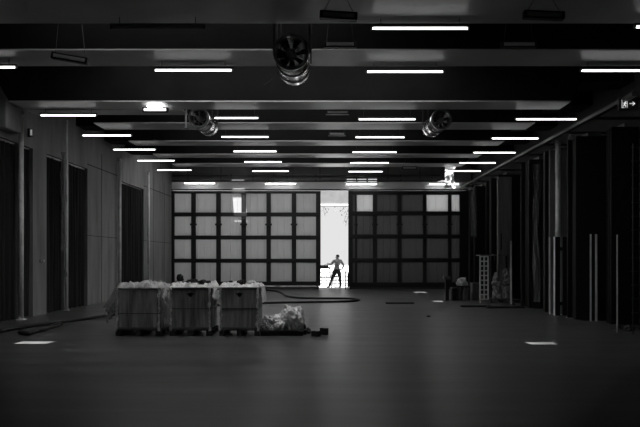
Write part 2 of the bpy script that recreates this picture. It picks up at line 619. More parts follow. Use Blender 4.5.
# mounting frame of the left small fan
t = thing('fan_mount', 'pale flat mounting bar hanging left of the left drum fan', 'bracket', at(186, 118, 18.45))
p = at(186, 118, 18.45)
MB().box(p.x - .02, p.x + .02, p.y - .02, p.y + .02, at(0, 128, 18.45).z, 6.6).build('bar', 'pale', t)
MB().box(p.x - .05, p.x + .05, p.y - .03, p.y + .03, at(0, 128, 18.45).z - .03, at(0, 128, 18.45).z).build('foot_plate', 'steel', t)


# ------------------------------------------------------------------ curtains, columns and doors along the sides
def drape(x, y0, y1, z0, z1, pleats, amp, label, name='black_curtain', m='fabric', cat='curtain', seed=0, axis='y', gather=0.0):
    """pleated hanging cloth along y (or x) with real thickness"""
    mb = MB()
    n = pleats * 8
    def f(off):
        def g(u, v):
            ph = u * pleats * 2 * PI
            k = amp * (.65 + .5 * noise.noise(Vector((u * 6, v * 1.5, seed)))) * math.sin(ph + .5 * noise.noise(Vector((u * 4, v * 2, seed + 3))))
            mid = (y0 + y1) / 2
            s = 1 - gather * (1 - abs(2 * v - .9))
            yy = mid + (y0 + (y1 - y0) * u - mid) * s
            z = z0 + (z1 - z0) * v + (.04 * noise.noise(Vector((u * 5, seed, 1))) if v == 0 else 0)
            return Vector((x + k + off, yy, z)) if axis == 'y' else Vector((yy, x + k + off, z))
        return g
    mb.grid(n, 14, f(0)).grid(n, 14, f(.012))
    return tag(mb.build(name, m, None, True), label, cat)


CUR = [
    (14.8, 16.4, 'black curtain in the left wall opening at the frame edge'),
    (16.6, 18.0, 'black curtain hanging second in the nearest left wall opening'),
    (18.05, 18.8, 'narrow black curtain next to the pale pipe in the nearest left opening'),
    (19.18, 19.72, 'narrow black curtain between two concrete piers at left'),
    (20.75, 21.45, 'black curtain right of the wall with the small knob'),
    (21.5, 22.05, 'black curtain just left of the first tall thin column'),
    (22.5, 23.3, 'black curtain just right of the first tall thin column'),
    (23.35, 24.15, 'black curtain beside the plain concrete wall panel at left'),
    (27.95, 29.6, 'wide black curtain behind the left wrapped pallet box'),
    (29.7, 31.4, 'black curtain beside the lit concrete wall at far left'),
]
for i, (a, b, lab) in enumerate(CUR):
    o = drape(XL - .1, a, b, .02, 4.54, max(3, int((b - a) / .2)), .09, lab, seed=i * 3.1)
    o['group'] = 'black curtains in the left wall openings'
RAILL = [(14.7, 18.8, 'nearest'), (19.16, 19.74, 'short second'), (20.72, 22.08, 'third'), (22.47, 24.18, 'fourth'), (27.92, 31.48, 'farthest')]
for a, b, w in RAILL:
    t = thing('curtain_rail', 'metal curtain rail at the head of the %s left wall opening' % w, 'rail', (XL - .12, (a + b) / 2, 4.57), 'curtain rails in the left wall')
    MB().box(XL - .15, XL - .09, a, b, 4.555, 4.6).build('track', 'alu', t)


def column(px, X, top, r, label, m='pale'):
    Z = X * F / (px - CX)
    t = thing('steel_column', label, 'column', (X, Z, 0), 'slim round steel columns')
    MB().cyl((X, Z, .02), (X, Z, top), r, seg=14).build('shaft', m, t, True)
    MB().box(X - r * 1.6, X + r * 1.6, Z - r * 1.6, Z + r * 1.6, 0, .02).build('base_plate', m, t)
    MB().cyl((X, Z, top - .12), (X, Z, top - .06), r * 1.25, seg=14).build('collar', m, t, True)


column(66.5, -8.02, 5.8, .045, 'thin pale column between two black curtains at left')
column(21, -8.0, 5.4, .07, 'thick grey pipe column near the left frame edge')
column(119.5, -8.03, 5.4, .07, 'grey column at the edge of the concrete panel behind the left pallet')
column(148.5, -8.0, 5.4, .05, 'thin grey column farthest along the left wall')
column(558, 6.42, 4.9, .07, 'shiny steel column along the right side, left of another')
column(571, 6.42, 4.9, .06, 'shiny steel column beside the big black folded door at right', 'pale')
column(478, 6.75, 4.9, .17, 'thick dark grey column at the far right beside the doors', 'grey_sheet')

# bulkhead box on the near left wall
o = tag(MB().box(XL + .002, XL + .32, 17.4, 18.3, 4.75, 5.42, .03).build('bulkhead_box', 'concrete'), 'rounded concrete bulkhead box high at the left frame edge', 'bulkhead')
# little lamp and door knob on the left wall
p = Vector((XL + .09, 19.45, 4.97))
t = thing('wall_lamp', 'small bright wall lamp above the left curtains', 'lamp', p)
MB().box(p.x - .09, p.x - .02, p.y - .05, p.y + .05, p.z - .1, p.z + .12).build('bracket', 'black', t)
MB().box(p.x - .02, p.x + .05, p.y - .06, p.y + .05, p.z - .09, p.z + .11, .01).build('lamp_head', 'housing', t)
MB().box(p.x - .01, p.x + .04, p.y - .07, p.y - .06, p.z - .07, p.z + .09).build('lens', 'lens_dim', t)
p = Vector((XL, 20.25, EYE - 3 / F * 20.25))
t = thing('door_knob', 'small shiny knob on the concrete pier at left', 'knob', p)
MB().cyl(p, p + Vector((.02, 0, 0)), .05, seg=16).build('rose', 'steel', t)
MB().cyl(p + Vector((.02, 0, 0)), p + Vector((.07, 0, 0)), .016, seg=10).build('stem', 'alu', t)
MB().lump(p + Vector((.09, 0, -.02)), (.035, .04, .04), 0, 2, flat=False).build('knob', 'alu', t, True)


def folded_door(Z0, n, dz, label, x0=6.25, x1=7.2, top=4.7, m='leaf'):
    t = thing('folded_door', label, 'folding door', ((x0 + x1) / 2, Z0, 0), 'tall black folding doors along the right side')
    for k in range(n):
        y = Z0 + k * dz
        xx = x0 + .04 * ((k * 7) % 3)
        lf = MB().box(xx, x1, y, y + .055, .03, top, .006).build('leaf', m, t)
        MB().box(xx - .012, xx, y + .008, y + .047, .03, top - .01).build('edge_strip', 'frame', lf)
    MB().box(x0 + .3, x1 - .3, Z0, Z0 + dz * (n - 1) + .055, top, top + .09).build('hanger_rail', 'steel', t)
    MB().box(x0 + .2, x1, Z0, Z0 + dz * (n - 1) + .055, 0, .03).build('floor_guide', 'grey', t)


folded_door(17.0, 3, .22, 'black folded door stack cut by the right frame edge', 6.65, 7.28)
folded_door(18.3, 4, .2, 'broad black folded door standing square to the camera at right')
folded_door(20.9, 3, .2, 'black folded door behind the two shiny steel columns')
folded_door(22.6, 4, .3, 'black folded door beside the hanging plastic strip at right')
folded_door(26.75, 3, .25, 'black folded door in the middle of the right side')
folded_door(27.9, 4, .3, 'black folded door behind the cage of goods')
folded_door(31.0, 5, .35, 'farthest black folded door near the sliding doors')
# grey leaf lit between the columns
t = thing('folded_door', 'single grey door leaf left of the shiny columns at right', 'folding door', (6.7, 21.75, 0))
MB().box(6.28, 7.2, 20.6, 20.66, 0, 4.7, .006).build('leaf', 'grey_sheet', t)
MB().box(6.52, 6.56, 20.57, 20.6, 2.4, 2.8).build('handle', 'pale', t)
t = thing('folded_door', 'pale grey door leaf behind and right of the cage of goods', 'folding door', (6.45, 26.6, 0))
MB().box(6.2, 6.72, 26.6, 26.66, 0, 4.6, .006).build('leaf', 'grey_sheet', t)
MB().box(6.3, 6.34, 26.57, 26.6, 1.9, 2.5).build('handle', 'black', t)
t = thing('low_door', 'low black door panel standing in front of the two shiny columns', 'door panel', (6.6, 19.8, 0))
MB().box(6.16, 6.30, 19.7, 19.75, .02, 2.18, .006).box(6.37, 6.60, 19.7, 19.75, .02, 2.18, .006).box(6.2, 6.6, 19.76, 19.79, .3, .4).box(6.2, 6.6, 19.76, 19.79, 1.8, 1.9).build('panel', 'leaf', t)
MB().box(6.145, 6.16, 19.69, 19.76, .02, 2.18).build('edge_strip', 'pale', t)
MB().box(6.585, 6.6, 19.68, 19.70, .02, 2.18).build('edge_strip', 'pale', t)

t = thing('ceiling_track', 'long thin track above the folding doors along the right side', 'rail', (6.5, 24, 4.85))
MB().box(6.08, 6.2, 14.5, 33.5, 4.86, 4.94).build('track', 'grey', t)
for y in range(15, 34, 2):
    MB().box(6.2, 7.3, y - .03, y + .03, 4.87, 4.93).build('bracket', 'black', t)

PROF = [(590.5, 18.2, 2.2, .018, 'thin bright metal profile leaning on the broad black door, left of a pair'),
        (596, 18.2, 2.2, .026, 'thin bright metal profile leaning on the broad black door, right of a pair'),
        (549.5, 20.5, 2.2, .02, 'thin metal profile standing by the grey door leaf'),
        (554, 20.5, 2.2, .02, 'thin metal profile just left of the shiny steel columns'),
        (617, 15.5, 2.1, .012, 'thin dim metal profile at the stack by the right frame edge'),
        (511, 25.1, 2.2, .03, 'thin metal profile behind the cage of goods')]
for px, Z, h, r, lab in PROF:
    x = (px - CX) / F * Z
    tag(MB().box(x - r, x + r, Z - .03, Z, 0, h, .004).build('metal_profile', 'pale'), lab, 'profile', 'metal profiles standing at the right')


def strip_film(px0, px1, pyt, pyb, Z, label, m='film_thin', seed=0, narrow=.35):
    a, b = at(px0, pyt, Z), at(px1, pyb, Z)
    def g(u, v):
        w = 1 - narrow * math.sin(v * PI) * (.5 + u * .5)
        mid = (a.x + b.x) / 2
        n = noise.noise(Vector((u * 3, v * 5, seed)))
        n2 = noise.noise(Vector((u * 7 + 4, v * 11, seed)))
        x = mid + (a.x + (b.x - a.x) * u - mid) * w + .08 * noise.noise(Vector((1, v * 3, seed + 9)))
        return Vector((x + .03 * n2, Z + .14 * n + .06 * n2, b.z + (a.z - b.z) * v))
    return tag(MB().grid(14, 40, g).build('hanging_plastic', m, None, True), label, 'plastic sheet')


strip_film(532, 541, 164, 302, 21.6, 'long torn plastic strip hanging among the black doors at right', seed=2)
strip_film(470, 478, 188, 236, 30.5, 'ragged plastic scrap hanging at the far right near the doors', seed=5)
strip_film(444, 456, 162, 188, 30.3, 'sunlit white plastic scrap hanging under the last beam', 'film_dense', 8)
strip_film(60.5, 66, 152, 250, 21.2, 'pale plastic strip hanging before the curtains at left', seed=12)
# rope with a knotted end by the left columns
pr = [at(65.5, 250, 20.6), at(66, 262, 20.6), at(65.2, 274, 20.6), at(65.6, 290, 20.6)]
pr.insert(0, at(63.5, 152, 20.6))
t = thing('hanging_strap', 'pale strap with a knotted end dangling by the left curtains', 'strap', pr[0])
MB().tube(pr, .014, 6).build('strap', 'strap', t, True)
MB().lump(pr[3] - Vector((0, 0, .05)), (.05, .05, .12), .3, 2, flat=False).build('knot', 'strap', t)

# wire mesh panel at the right frame edge
t = thing('wire_screen', 'grey wire mesh screen standing at the right frame edge', 'screen', (6.5, 15.15, 0))
mb = MB()
for k in range(5):
    mb.box(6.35 + k * .22, 6.37 + k * .22, 15.1, 15.12, 0, 4.0)
mb.build('upright', 'grey', t)
mb = MB()
for k in range(14):
    mb.box(6.33, 7.27, 15.12, 15.14, .15 + k * .29, .17 + k * .29)
mb.build('wire', 'grey', t)
for i, (px, py, s) in enumerate(((619, 329, .085), (629, 331, .1), (639, 330, .09))):
    p = on_floor(px, py)
    tag(MB().lump(p, (s * 1.2, s, s * .8), .4, 3, 3, 20 + i).build('rubble_lump', 'rubber'),
        'dark lump of debris at the lower right frame edge, ' + ['leftmost', 'middle', 'rightmost'][i], 'debris', 'debris at the right edge')

# exit sign
Z = 15.0
a, b = at(618.5, 110, Z), at(638.5, 98, Z)
t = thing('exit_sign', 'dark sign with running figure and arrow high at right', 'sign', ((a.x + b.x) / 2, Z, (a.z + b.z) / 2))
MB().box(a.x, b.x, Z, Z + .06, a.z, b.z, .008).build('case', 'signface', t)
k = (b.x - a.x) / 20.0


def sp(px, py):
    return Vector(((px - CX) / F * Z, Z - .004, EYE + (HY - py) / F * Z))


mb = MB()
def bar(p, q, w):
    P, Q = sp(*p), sp(*q)
    d = (Q - P)
    ang = math.atan2(d.z, d.x)
    mb.obox((P + Q) / 2, (d.length + w * .4, .006, w), Matrix.Rotation(-ang, 3, 'Y'))
# door outline and running figure
bar((621.8, 100.4), (627.2, 100.4), .012)
bar((621.8, 107.6), (624.2, 107.6), .012)
bar((622, 100.4), (622, 107.6), .012)
bar((627.2, 100.4), (627.2, 107.6), .012)
bar((625.3, 102.6), (624.2, 104.6), .028)
bar((624.2, 104.6), (625.8, 105.8), .018)
bar((625.8, 105.8), (625.6, 107.3), .016)
bar((624.2, 104.6), (623.2, 106.4), .018)
bar((625.2, 102.9), (626.6, 103.9), .014)
bar((625.2, 102.9), (623.4, 103.3), .014)
q = sp(625.7, 101.7)
mb.cyl(q + Vector((0, -.003, 0)), q + Vector((0, .003, 0)), .018, seg=12)
mb.build('running_figure', 'signlit', t)
mb = MB()
bar((629.6, 103.6), (634.2, 103.6), .02)
bar((632.6, 101.9), (634.6, 103.6), .02)
bar((632.6, 105.3), (634.6, 103.6), .02)
mb.build('arrow', 'signlit', t)
mb = MB()
for x in (a.x + .08, b.x - .08):
    mb.cyl((x, Z + .03, b.z), (x, Z + .03, ROOF), .006, seg=6)
mb.build('hanger', 'black', t)


# ------------------------------------------------------------------ pallet boxes
def pallet(x0, x1, y0, y1, label, group='pallets on the hall floor', z=0.0):
    t = thing('pallet', label, 'pallet', ((x0 + x1) / 2, (y0 + y1) / 2, z), group)
    mb = MB()
    n = 7
    w = (y1 - y0) / n
    for k in range(n):
        mb.box(x0, x1, y0 + k * w + .012, y0 + (k + 1) * w - .012, z + .11, z + .13)
    mb.build('deck', 'wood', t)
    mb = MB()
    for k in range(3):
        x = x0 + .05 + k * ((x1 - x0) - .1) / 2
        mb.box(x - .05, x + .05, y0, y1, z + .0, z + .02).box(x - .05, x + .05, y0, y1, z + .09, z + .11)
    mb.build('runner', 'wood', t)
    for i in range(3):
        for j in range(3):
            x = x0 + .05 + i * ((x1 - x0) - .1) / 2
            y = y0 + .07 + j * ((y1 - y0) - .14) / 2
            MB().box(x - .05, x + .05, y - .07, y + .07, z + .02, z + .09).build('block', 'wood', t)


def pallet_box(x0, x1, y0, y1, label, seed, spot):
    z0, z1 = .132, .985
    t = thing('pallet_box', label, 'box', ((x0 + x1) / 2, (y0 + y1) / 2, z0), 'board boxes on the three pallets')
    mb = MB().box(x0, x1, y0, y1, z0, z1, .012)
    # shallow fluted battens that give the boards their upright relief
    for u in (.04, .33, .66, .96):
        x = x0 + (x1 - x0) * u
        mb.box(x - .022, x + .022, y0 - .012, y0, z0 + .02, z1 - .05)
    mb.build('body', 'card', t)
    MB().box(x0 - .015, x1 + .015, y0 - .018, y1 + .015, z1 - .045, z1 + .004, .006).build('lid_rim', 'cardlid', t)
    MB().box(x0 - .016, x1 + .016, y0 - .018, y0 + .05, z0 + .0, z0 + .045, .006).build('skid', 'cardlid', t)
    for zz in ((.55,) if spot else (.45,)):
        MB().box(x0 - .016, x1 + .016, y0 - .016, y1 + .016, zz, zz + .018).build('strap', 'strap', t)
    if spot:
        x = x0 + (x1 - x0) * .5
        mb = MB()
        mb.cyl((x, y0 - .014, z1 - .14), (x, y0 - .004, z1 - .14), .045, seg=16)
        mb.box(x - .07, x + .07, y0 - .014, y0 - .004, z1 - .135, z1 - .11)
        mb.build('handle_hole', 'rag', t)


def film_over(x0, x1, y0, y1, ztop, left, right, front, seed, label, amp=.1, m='film'):
    """crumpled sheet lying on a box and falling over its edges"""
    W, DD = x1 - x0, y1 - y0
    def g(u, v):
        s = -left + (W + left + right) * u
        q = -front + (DD + front) * v
        x, y, z = x0 + s, y0 + q, ztop
        n = Vector((s * 4, q * 4, seed))
        cr = abs(noise.noise(n)) + .5 * abs(noise.noise(n * 2.6)) + .25 * noise.noise(n * 6)
        z += .012 + amp * cr
        if s < 0:
            z = ztop + .012 + s * (.85 + .5 * noise.noise(Vector((q * 5, s * 3, seed))))
            x = x0 - .03 - .05 * abs(noise.noise(n * 1.3)) + s * .42 * (1 + 1.4 * noise.noise(Vector((q * 6, 0, seed))))
        if s > W:
            d = s - W
            z = ztop + .012 - d * (.97 + .02 * noise.noise(Vector((q * 5, d * 3, seed))))
            x = x1 + .035 + .05 * abs(noise.noise(n * 1.3)) + d * .1
        if q < 0:
            z = min(z, ztop + .012) + q * .92
            y = y0 - .035 - .035 * abs(noise.noise(n * 1.7))
        z = max(z, .012 + .01 * abs(noise.noise(n)))
        return Vector((x, y, z))
    return tag(MB().grid(64, 52, g).build('plastic_wrap', m, None, False), label, 'plastic sheet')


ZP = 14.8
def xp(px):
    return (px - CX) / F * ZP
BX = [(117.5, 159.3), (171.3, 209.8), (221, 258)]
PL = ['left', 'middle', 'right']
for i, (a, b) in enumerate(BX):
    x0, x1 = xp(a), xp(b)
    pallet(x0 - .03, x1 + .03, ZP - .03, ZP + .97, 'wooden pallet under the %s one of the three big boxes' % PL[i])
    pallet_box(x0, x1, ZP, ZP + .94,
               ['big board box with film hanging down both sides, left of three', 'big board box topped with film and rags, middle of three',
                'big board box beside the heap of crumpled plastic, right of three'][i], i, i > 0)
k = 0
for i, (a, b) in enumerate(BX):
    for px in (a, b):
        k += 1
        xc = xp(px)
        def g(u, v, xc=xc, k=k):
            n = Vector((u * 3, v * 9, k * 3.3))
            wd = .03 + .04 * abs(noise.noise(Vector((0, v * 4, k))))
            return Vector((xc + (u - .5) * wd + .04 * noise.noise(n), ZP - .045 - .03 * noise.noise(n * 1.7) - .02 * noise.noise(n * 4), .10 + .9 * v))
        tag(MB().grid(6, 60, g).build('wrap_strip', 'film_dense', None), 'crinkled strip of wrap down the %s front corner of the %s big box' % ('left' if px == a else 'right', PL[i]), 'plastic sheet')
film_over(xp(117.5), xp(159.3), ZP, ZP + .94, .992, .42, .86, .03, 1.3, 'crumpled plastic film draped over the left big box', .14)
film_over(xp(171.3), xp(209.8), ZP, ZP + .94, .992, .1, .30, .02, 4.1, 'crumpled plastic film on top of the middle big box', .13, 'film_dense')
film_over(xp(221), xp(258), ZP, ZP + .94, .992, .08, .34, .02, 9.7, 'crumpled plastic film on top of the right big box', .13, 'film_dense')
# ragged shreds of film at the left box
def shred(c, sz, seed, lab):
    def g(u, v):
        n = Vector((u * 4, v * 4, seed))
        return Vector(c) + Vector(((u - .5) * sz[0] + .08 * noise.noise(n), .14 * noise.noise(n * 1.3) , (v - .5) * sz[1] + .10 * noise.noise(n + Vector((5, 5, 0))) - (u - .5) * -.25))
    tag(MB().grid(14, 14, g).build('film_shred', 'film', None), lab, 'plastic sheet')
shred((xp(107), ZP + .25, .48), (.2, .26), 3, 'ragged shred of film sticking out left of the left box')
WV = [v.co for o in D.objects if o.name.startswith('plastic_wrap') for v in o.data.vertices]
for i, (px, py, s, m, lab) in enumerate((
        (180, 282.0, (.07, .07, .09), 'rag', 'small dark lump on the left end of the middle box'),
        (192, 284.0, (.12, .09, .05), 'rag', 'dark rag lying on the film in the middle of the middle box'),
        (204.5, 284.0, (.13, .1, .06), 'rag', 'dark crumpled rag on the right end of the middle box'),
        (241.5, 281.0, (.10, .08, .07), 'rag', 'dark lump standing on top of the right box'),
        (231, 283.0, (.06, .06, .05), 'rag', 'small dark scrap left of the lump on the right box'),
        (251, 284.0, (.10, .08, .05), 'paper', 'crumpled pale paper on the right end of the right box'),
        (174, 286.0, (.06, .12, .05), 'paper', 'folded pale paper at the left front of the middle box'))):
    Z = ZP + .3
    p = at(px, py, Z)
    p.z = max([w.z for w in WV if (w.x - p.x) ** 2 + (w.y - p.y) ** 2 < (s[0] * .6) ** 2]) - .01
    tag(MB().lump(p, s, .45, 3, 2.5, 30 + i * 2.3).build('crumpled_rag' if m == 'rag' else 'crumpled_paper', m), lab, 'rag' if m == 'rag' else 'paper')

# plastic heap and boards right of the boxes
def crumple(c, size, seed, name, m, lab, cat):
    mb = MB()
    g = bmesh.ops.create_icosphere(mb.bm, subdivisions=5, radius=1)
    for v in g['verts']:
        n = v.co.normalized()
        s = Vector((seed, 2 * seed, 0))
        k = .8 + .35 * noise.noise(n * 1.4 + s) + .32 * (abs(noise.noise(n * 3.1 + s))) + .22 * abs(noise.noise(n * 6.5 + s)) + .08 * noise.noise(n * 14 + s)
        z = max(n.z * k, -.5) + .5
        v.co = Vector(c) + Vector((n.x * k * size[0], n.y * k * size[1], z * size[2]))
    return tag(mb.build(name, m), lab, cat)


p = on_floor(282, 334)
mb = MB()
for cx, sx, sy, sz, sd in ((291, .27, .25, .34, 2.2), (280, .26, .26, .22, 4.4), (268.5, .16, .22, .20, 6.2)):
    g = bmesh.ops.create_icosphere(mb.bm, subdivisions=5, radius=1)
    for v in g['verts']:
        n = v.co.normalized()
        q = Vector((sd, 2 * sd, 0))
        k = .85 + .3 * noise.noise(n * 1.4 + q) + .26 * abs(noise.noise(n * 2.6 + q)) + .11 * abs(noise.noise(n * 5.5 + q))
        v.co = Vector((xp(cx), ZP + .3, .105)) + Vector((n.x * k * sx, n.y * k * sy, (max(n.z * k, -.5) + .5) * sz))
tag(mb.build('plastic_heap', 'film_dense'), 'big heap of crumpled white plastic right of the boxes', 'plastic sheet')
for i, (x0, x1, y0, z0, lab) in enumerate((
        (261, 303, .0, .0, 'long dark board lying in front under the plastic heap'),
        (262, 306, .22, .0, 'dark board lying in the middle under the plastic heap'),
        (263, 305, .44, .0, 'dark board lying at the back under the plastic heap'))):
    tag(MB().box(xp(x0), xp(x1), ZP + y0, ZP + y0 + .18, z0, z0 + .1, .008).build('dark_board', 'darkwood'), lab, 'board', 'dark boards under the plastic heap')
for px, lab in ((303, 'dark clamp piece on the right end of the boards'), (308, 'small dark offcut just right of the boards')):
    p = on_floor(px, 334)
    tag(MB().lump((p.x, p.y + .1, .105 if px == 303 else 0), (.07, .08, .08), .3, 2, 3, px).build('offcut', 'rubber'), lab, 'offcut')
p = on_floor(316, 337)
R = Matrix.Rotation(.9, 3, 'Z')
tag(MB().obox((p.x, p.y + .12, .055), (.10, .17, .11), R).build('timber_block', 'darkwood'), 'dark timber block lying alone on the floor, nearer one of two', 'block')
tag(MB().obox((p.x + .16, p.y + .42, .07), (.09, .16, .14), R).build('timber_block', 'darkwood'), 'dark timber block behind and right of the other loose block', 'block')

# ------------------------------------------------------------------ hoses and floor litter
def smooth(pts, n=6):
    out = []
    P = [pts[0]] + pts + [pts[-1]]
    for i in range(1, len(P) - 2):
        for k in range(n):
            t = k / n
            a, b, c, d = P[i - 1], P[i], P[i + 1], P[i + 2]
            out.append(.5 * ((2 * b) + (c - a) * t + (2 * a - 5 * b + 4 * c - d) * t * t + (3 * b - a - 3 * c + d) * t ** 3))
    out.append(pts[-1])
    return out


hp = [(0, 333), (30, 327.5), (60, 323.5), (100, 318), (125, 314), (150, 311.5), (172, 309), (213, 306.5), (260, 304), (310, 303), (350, 302.2),
      (359, 300.7), (350, 299.4), (320, 299.2), (298, 298.6), (286, 296.8), (282, 294), (276, 291.8), (262, 290.6), (232, 290.3)]
tag(MB().tube(smooth([on_floor(x, y, .04) for x, y in hp]), .04, 10).build('hose', 'rubber', None, True),
    'long black hose snaking across the floor behind the boxes', 'hose')
hp = [(20, 334.3), (28, 335.6), (36, 333), (44, 331.5), (52, 328.5), (60, 326)]
tag(MB().tube(smooth([on_floor(x, y, .05) for x, y in hp]), .05, 10).build('hose', 'rubber', None, True),
    'short black hose end lying left, above the left sun patch', 'hose')
a, b = on_floor(386, 304), on_floor(414, 304)
tag(MB().box(a.x, b.x, a.y, a.y + .25, 0, .055, .006).build('floor_plank', 'rubber'), 'single dark plank lying flat in mid floor, right of centre', 'plank')
p = on_floor(428.5, 317)
tag(MB().lump(p, (.06, .06, .03), .3, 2, 3, 4).build('pebble', 'rubber'), 'tiny dark pebble on the open floor at right', 'pebble')

# ------------------------------------------------------------------ goods at the right
ZR = 25.6
def xr(px, Z=ZR):
    return (px - CX) / F * Z
pallet(xr(490), xr(521), ZR, ZR + .9, 'wooden pallet under the tall cage of goods at right', 'pallets on the hall floor')
x0, x1 = xr(480), xr(512)
zt = EYE + 1.5 / F * ZR
t = thing('goods_cage', 'tall dark cage with lattice post standing on the right pallet', 'cage', ((x0 + x1) / 2, ZR + .4, .13))
mb = MB()
lx0, lx1 = xr(480.5), xr(488.3)
nrow = 9
zb = .13
for k in range(nrow + 1):
    z = zb + (zt - zb) * k / nrow
    mb.box(lx0, lx1, ZR + .02, ZR + .07, z - .022, z + .022)
for x in (lx0, (lx0 + lx1) / 2, lx1):
    mb.box(x - .02, x + .02, ZR + .01, ZR + .08, zb if x > lx0 + .01 else 0, zt + .02)
mb.build('lattice_post', 'pale', t)
MB().box(lx0, x1, ZR + .02, ZR + .8, zt + .025, zt + .065, .006).build('top_board', 'steel', t)
mb = MB()
mb.box(x1 - .04, x1, ZR + .02, ZR + .06, .131, zt + .025).box(x1 - .04, x1, ZR + .74, ZR + .78, .131, zt + .025).box(lx0 + .3, lx0 + .34, ZR + .74, ZR + .78, .131, zt + .025)
mb.build('post', 'black', t)
mb = MB()
for k in range(6):
    x = lx1 + .1 + k * .13
    mb.cyl((x, ZR + .05, zt + .03), (x, ZR + .05, zt - .14), .013, seg=6)
mb.build('hook', 'steel', t)
for i, (px, h) in enumerate(((496.5, .95), (506, 1.1))):
    c = Vector((xr(px, ZR + .4), ZR + .4, .135))
    mb = MB()
    def g(u, v):
        a = u * 2 * PI
        r = .15 * (.9 + .1 * math.sin(v * 13 + i) + .4 * noise.noise(Vector((math.cos(a) * 2, v * 8, i * 5 + math.sin(a) * 2))) + .2 * noise.noise(Vector((math.cos(a) * 6, v * 22, i * 5 + math.sin(a) * 6)))) * (1 - .5 * max(0, v - .8) * 5)
        return c + Vector((r * math.cos(a), r * math.sin(a), v * h))
    mb.grid(28, 40, g)
    tag(mb.build('wrapped_bundle', 'wrap_dim', None, False), 'plastic-wrapped bundle standing in the cage, %s of two' % ('left' if i == 0 else 'right'), 'bundle', 'wrapped bundles in the cage')
p = on_floor(522, 305.5)
for i, (a, b, py, h) in enumerate(((462, 492, 307.2, .05), (488, 530, 308.4, .06), (515, 541, 305.6, .08))):
    A, B = on_floor(a, py), on_floor(b, py)
    tag(MB().box(A.x, min(B.x, 6.2), A.y, A.y + .3, 0, h, .006).build('floor_plank', 'darkwood'),
        'flat dark plank in front of the cage, ' + ['left', 'middle', 'right'][i] + ' one of three', 'plank', 'planks in front of the cage')
# second pile left of the cage
ZQ = 27.0
def xq(px):
    return (px - CX) / F * ZQ
t = thing('dark_stand', 'dark upright stand with a small head at the left of the pile', 'stand', (xq(447), ZQ, 0))
MB().box(xq(445.5), xq(449), ZQ, ZQ + .12, 0, .8).build('post', 'rubber', t)
MB().box(xq(443.5), xq(450.5), ZQ - .03, ZQ + .15, .8, .92, .01).build('head', 'grey', t)
MB().box(xq(443), xq(452), ZQ - .1, ZQ + .3, 0, .05).build('foot', 'rubber', t) if False else None
for i, (a, b, h, m) in enumerate(((452, 456.5, .45, 'rubber'), (457, 464, .55, 'grey'), (465, 471.5, .52, 'grey'))):
    t = thing('bucket' if m == 'grey' else 'dark_box', ['small dark box between the stand and the grey tubs', 'grey tub under the white sack, left of two', 'grey tub under the white sack, right of two'][i],
              'tub' if m == 'grey' else 'box', ((xq(a) + xq(b)) / 2, ZQ + .15, 0))
    if m == 'grey':
        c = (xq(a) + xq(b)) / 2
        r = (xq(b) - xq(a)) / 2
        MB().cyl((c, ZQ + .2, 0), (c, ZQ + .2, h - .04), r * .86, r * .96, 20).build('tub', m, t)
        MB().cyl((c, ZQ + .2, h - .04), (c, ZQ + .2, h), r, seg=20).build('lid', 'rubber', t)
    else:
        MB().box(xq(a), xq(b), ZQ, ZQ + .3, 0, h, .01).build('body', m, t)
        MB().box(xq(a) - .01, xq(b) + .01, ZQ - .01, ZQ + .31, h, h + .04).build('lid', 'grey', t)
crumple((xq(463), ZQ + .22, .56), (.22, .2, .2), 3.3, 'white_sack', 'sack', 'slumped white sack lying on the grey tubs at right', 'sack')
tag(MB().lump((xq(459.5), ZQ + .22, .9), (.07, .07, .07), .3, 2, 3, 8).build('crumpled_rag', 'rag'), 'dark rag crumpled on the white sack', 'rag') if False else None
tag(MB().box(xq(472.5), xq(481), ZQ + .02, ZQ + .5, 0, .66, .01).build('dark_carton', 'grey'), 'plain dark carton between the white sack and the cage', 'box')

# ------------------------------------------------------------------ pipes on the header
for i, (py, r, lab) in enumerate(((175.5, .05, 'long dark pipe running along the header, upper of two'), (180.5, .035, 'long thin pipe running along the header, lower of two'))):
    z = at(0, py, YB - .2).z
    t = thing('header_pipe', lab, 'pipe', (0, YB - .2, z), 'pipes on the header')
    MB().cyl((XL + .05, YB - .2, z), (at(440, 0, YB).x, YB - .2, z), r, seg=10).build('pipe', 'steel', t, True)
    mb = MB()
    for px in range(190, 440, 42):
        x = at(px, 0, YB).x
        mb.box(x - .02, x + .02, YB - .2 - r, YB - .002, z - r - .01, z + r + .01)
    mb.build('clip', 'black', t)

# ------------------------------------------------------------------ outside the door
struct(MB().box(-60, 60, YB + .35, 160, -.3, -.01).build('ground', 'ground'))
t = thing('canopy', 'grey concrete canopy edge seen through the door opening', 'canopy', (.3, 41.0, 0))
z0, z1 = at(0, 204, 41).z, at(0, 192, 41).z
MB().box(-3.2, 4.2, 41.0, 41.5, z0, z1 + .3).build('fascia', 'fascia', t)
MB().box(-3.2, 4.2, 40.97, 41.5, z0 - .09, z0).build('drip_edge', 'white', t)
MB().box(-3.2, 4.2, 41.0, 41.4, z0 - .13, z0 - .09).build('gasket', 'black', t)
mb = MB()
for x in (-3.0, 4.0):
    mb.box(x - .1, x + .1, 41.1, 41.4, -.01, z0 - .13)
mb.build('post', 'steel', t)

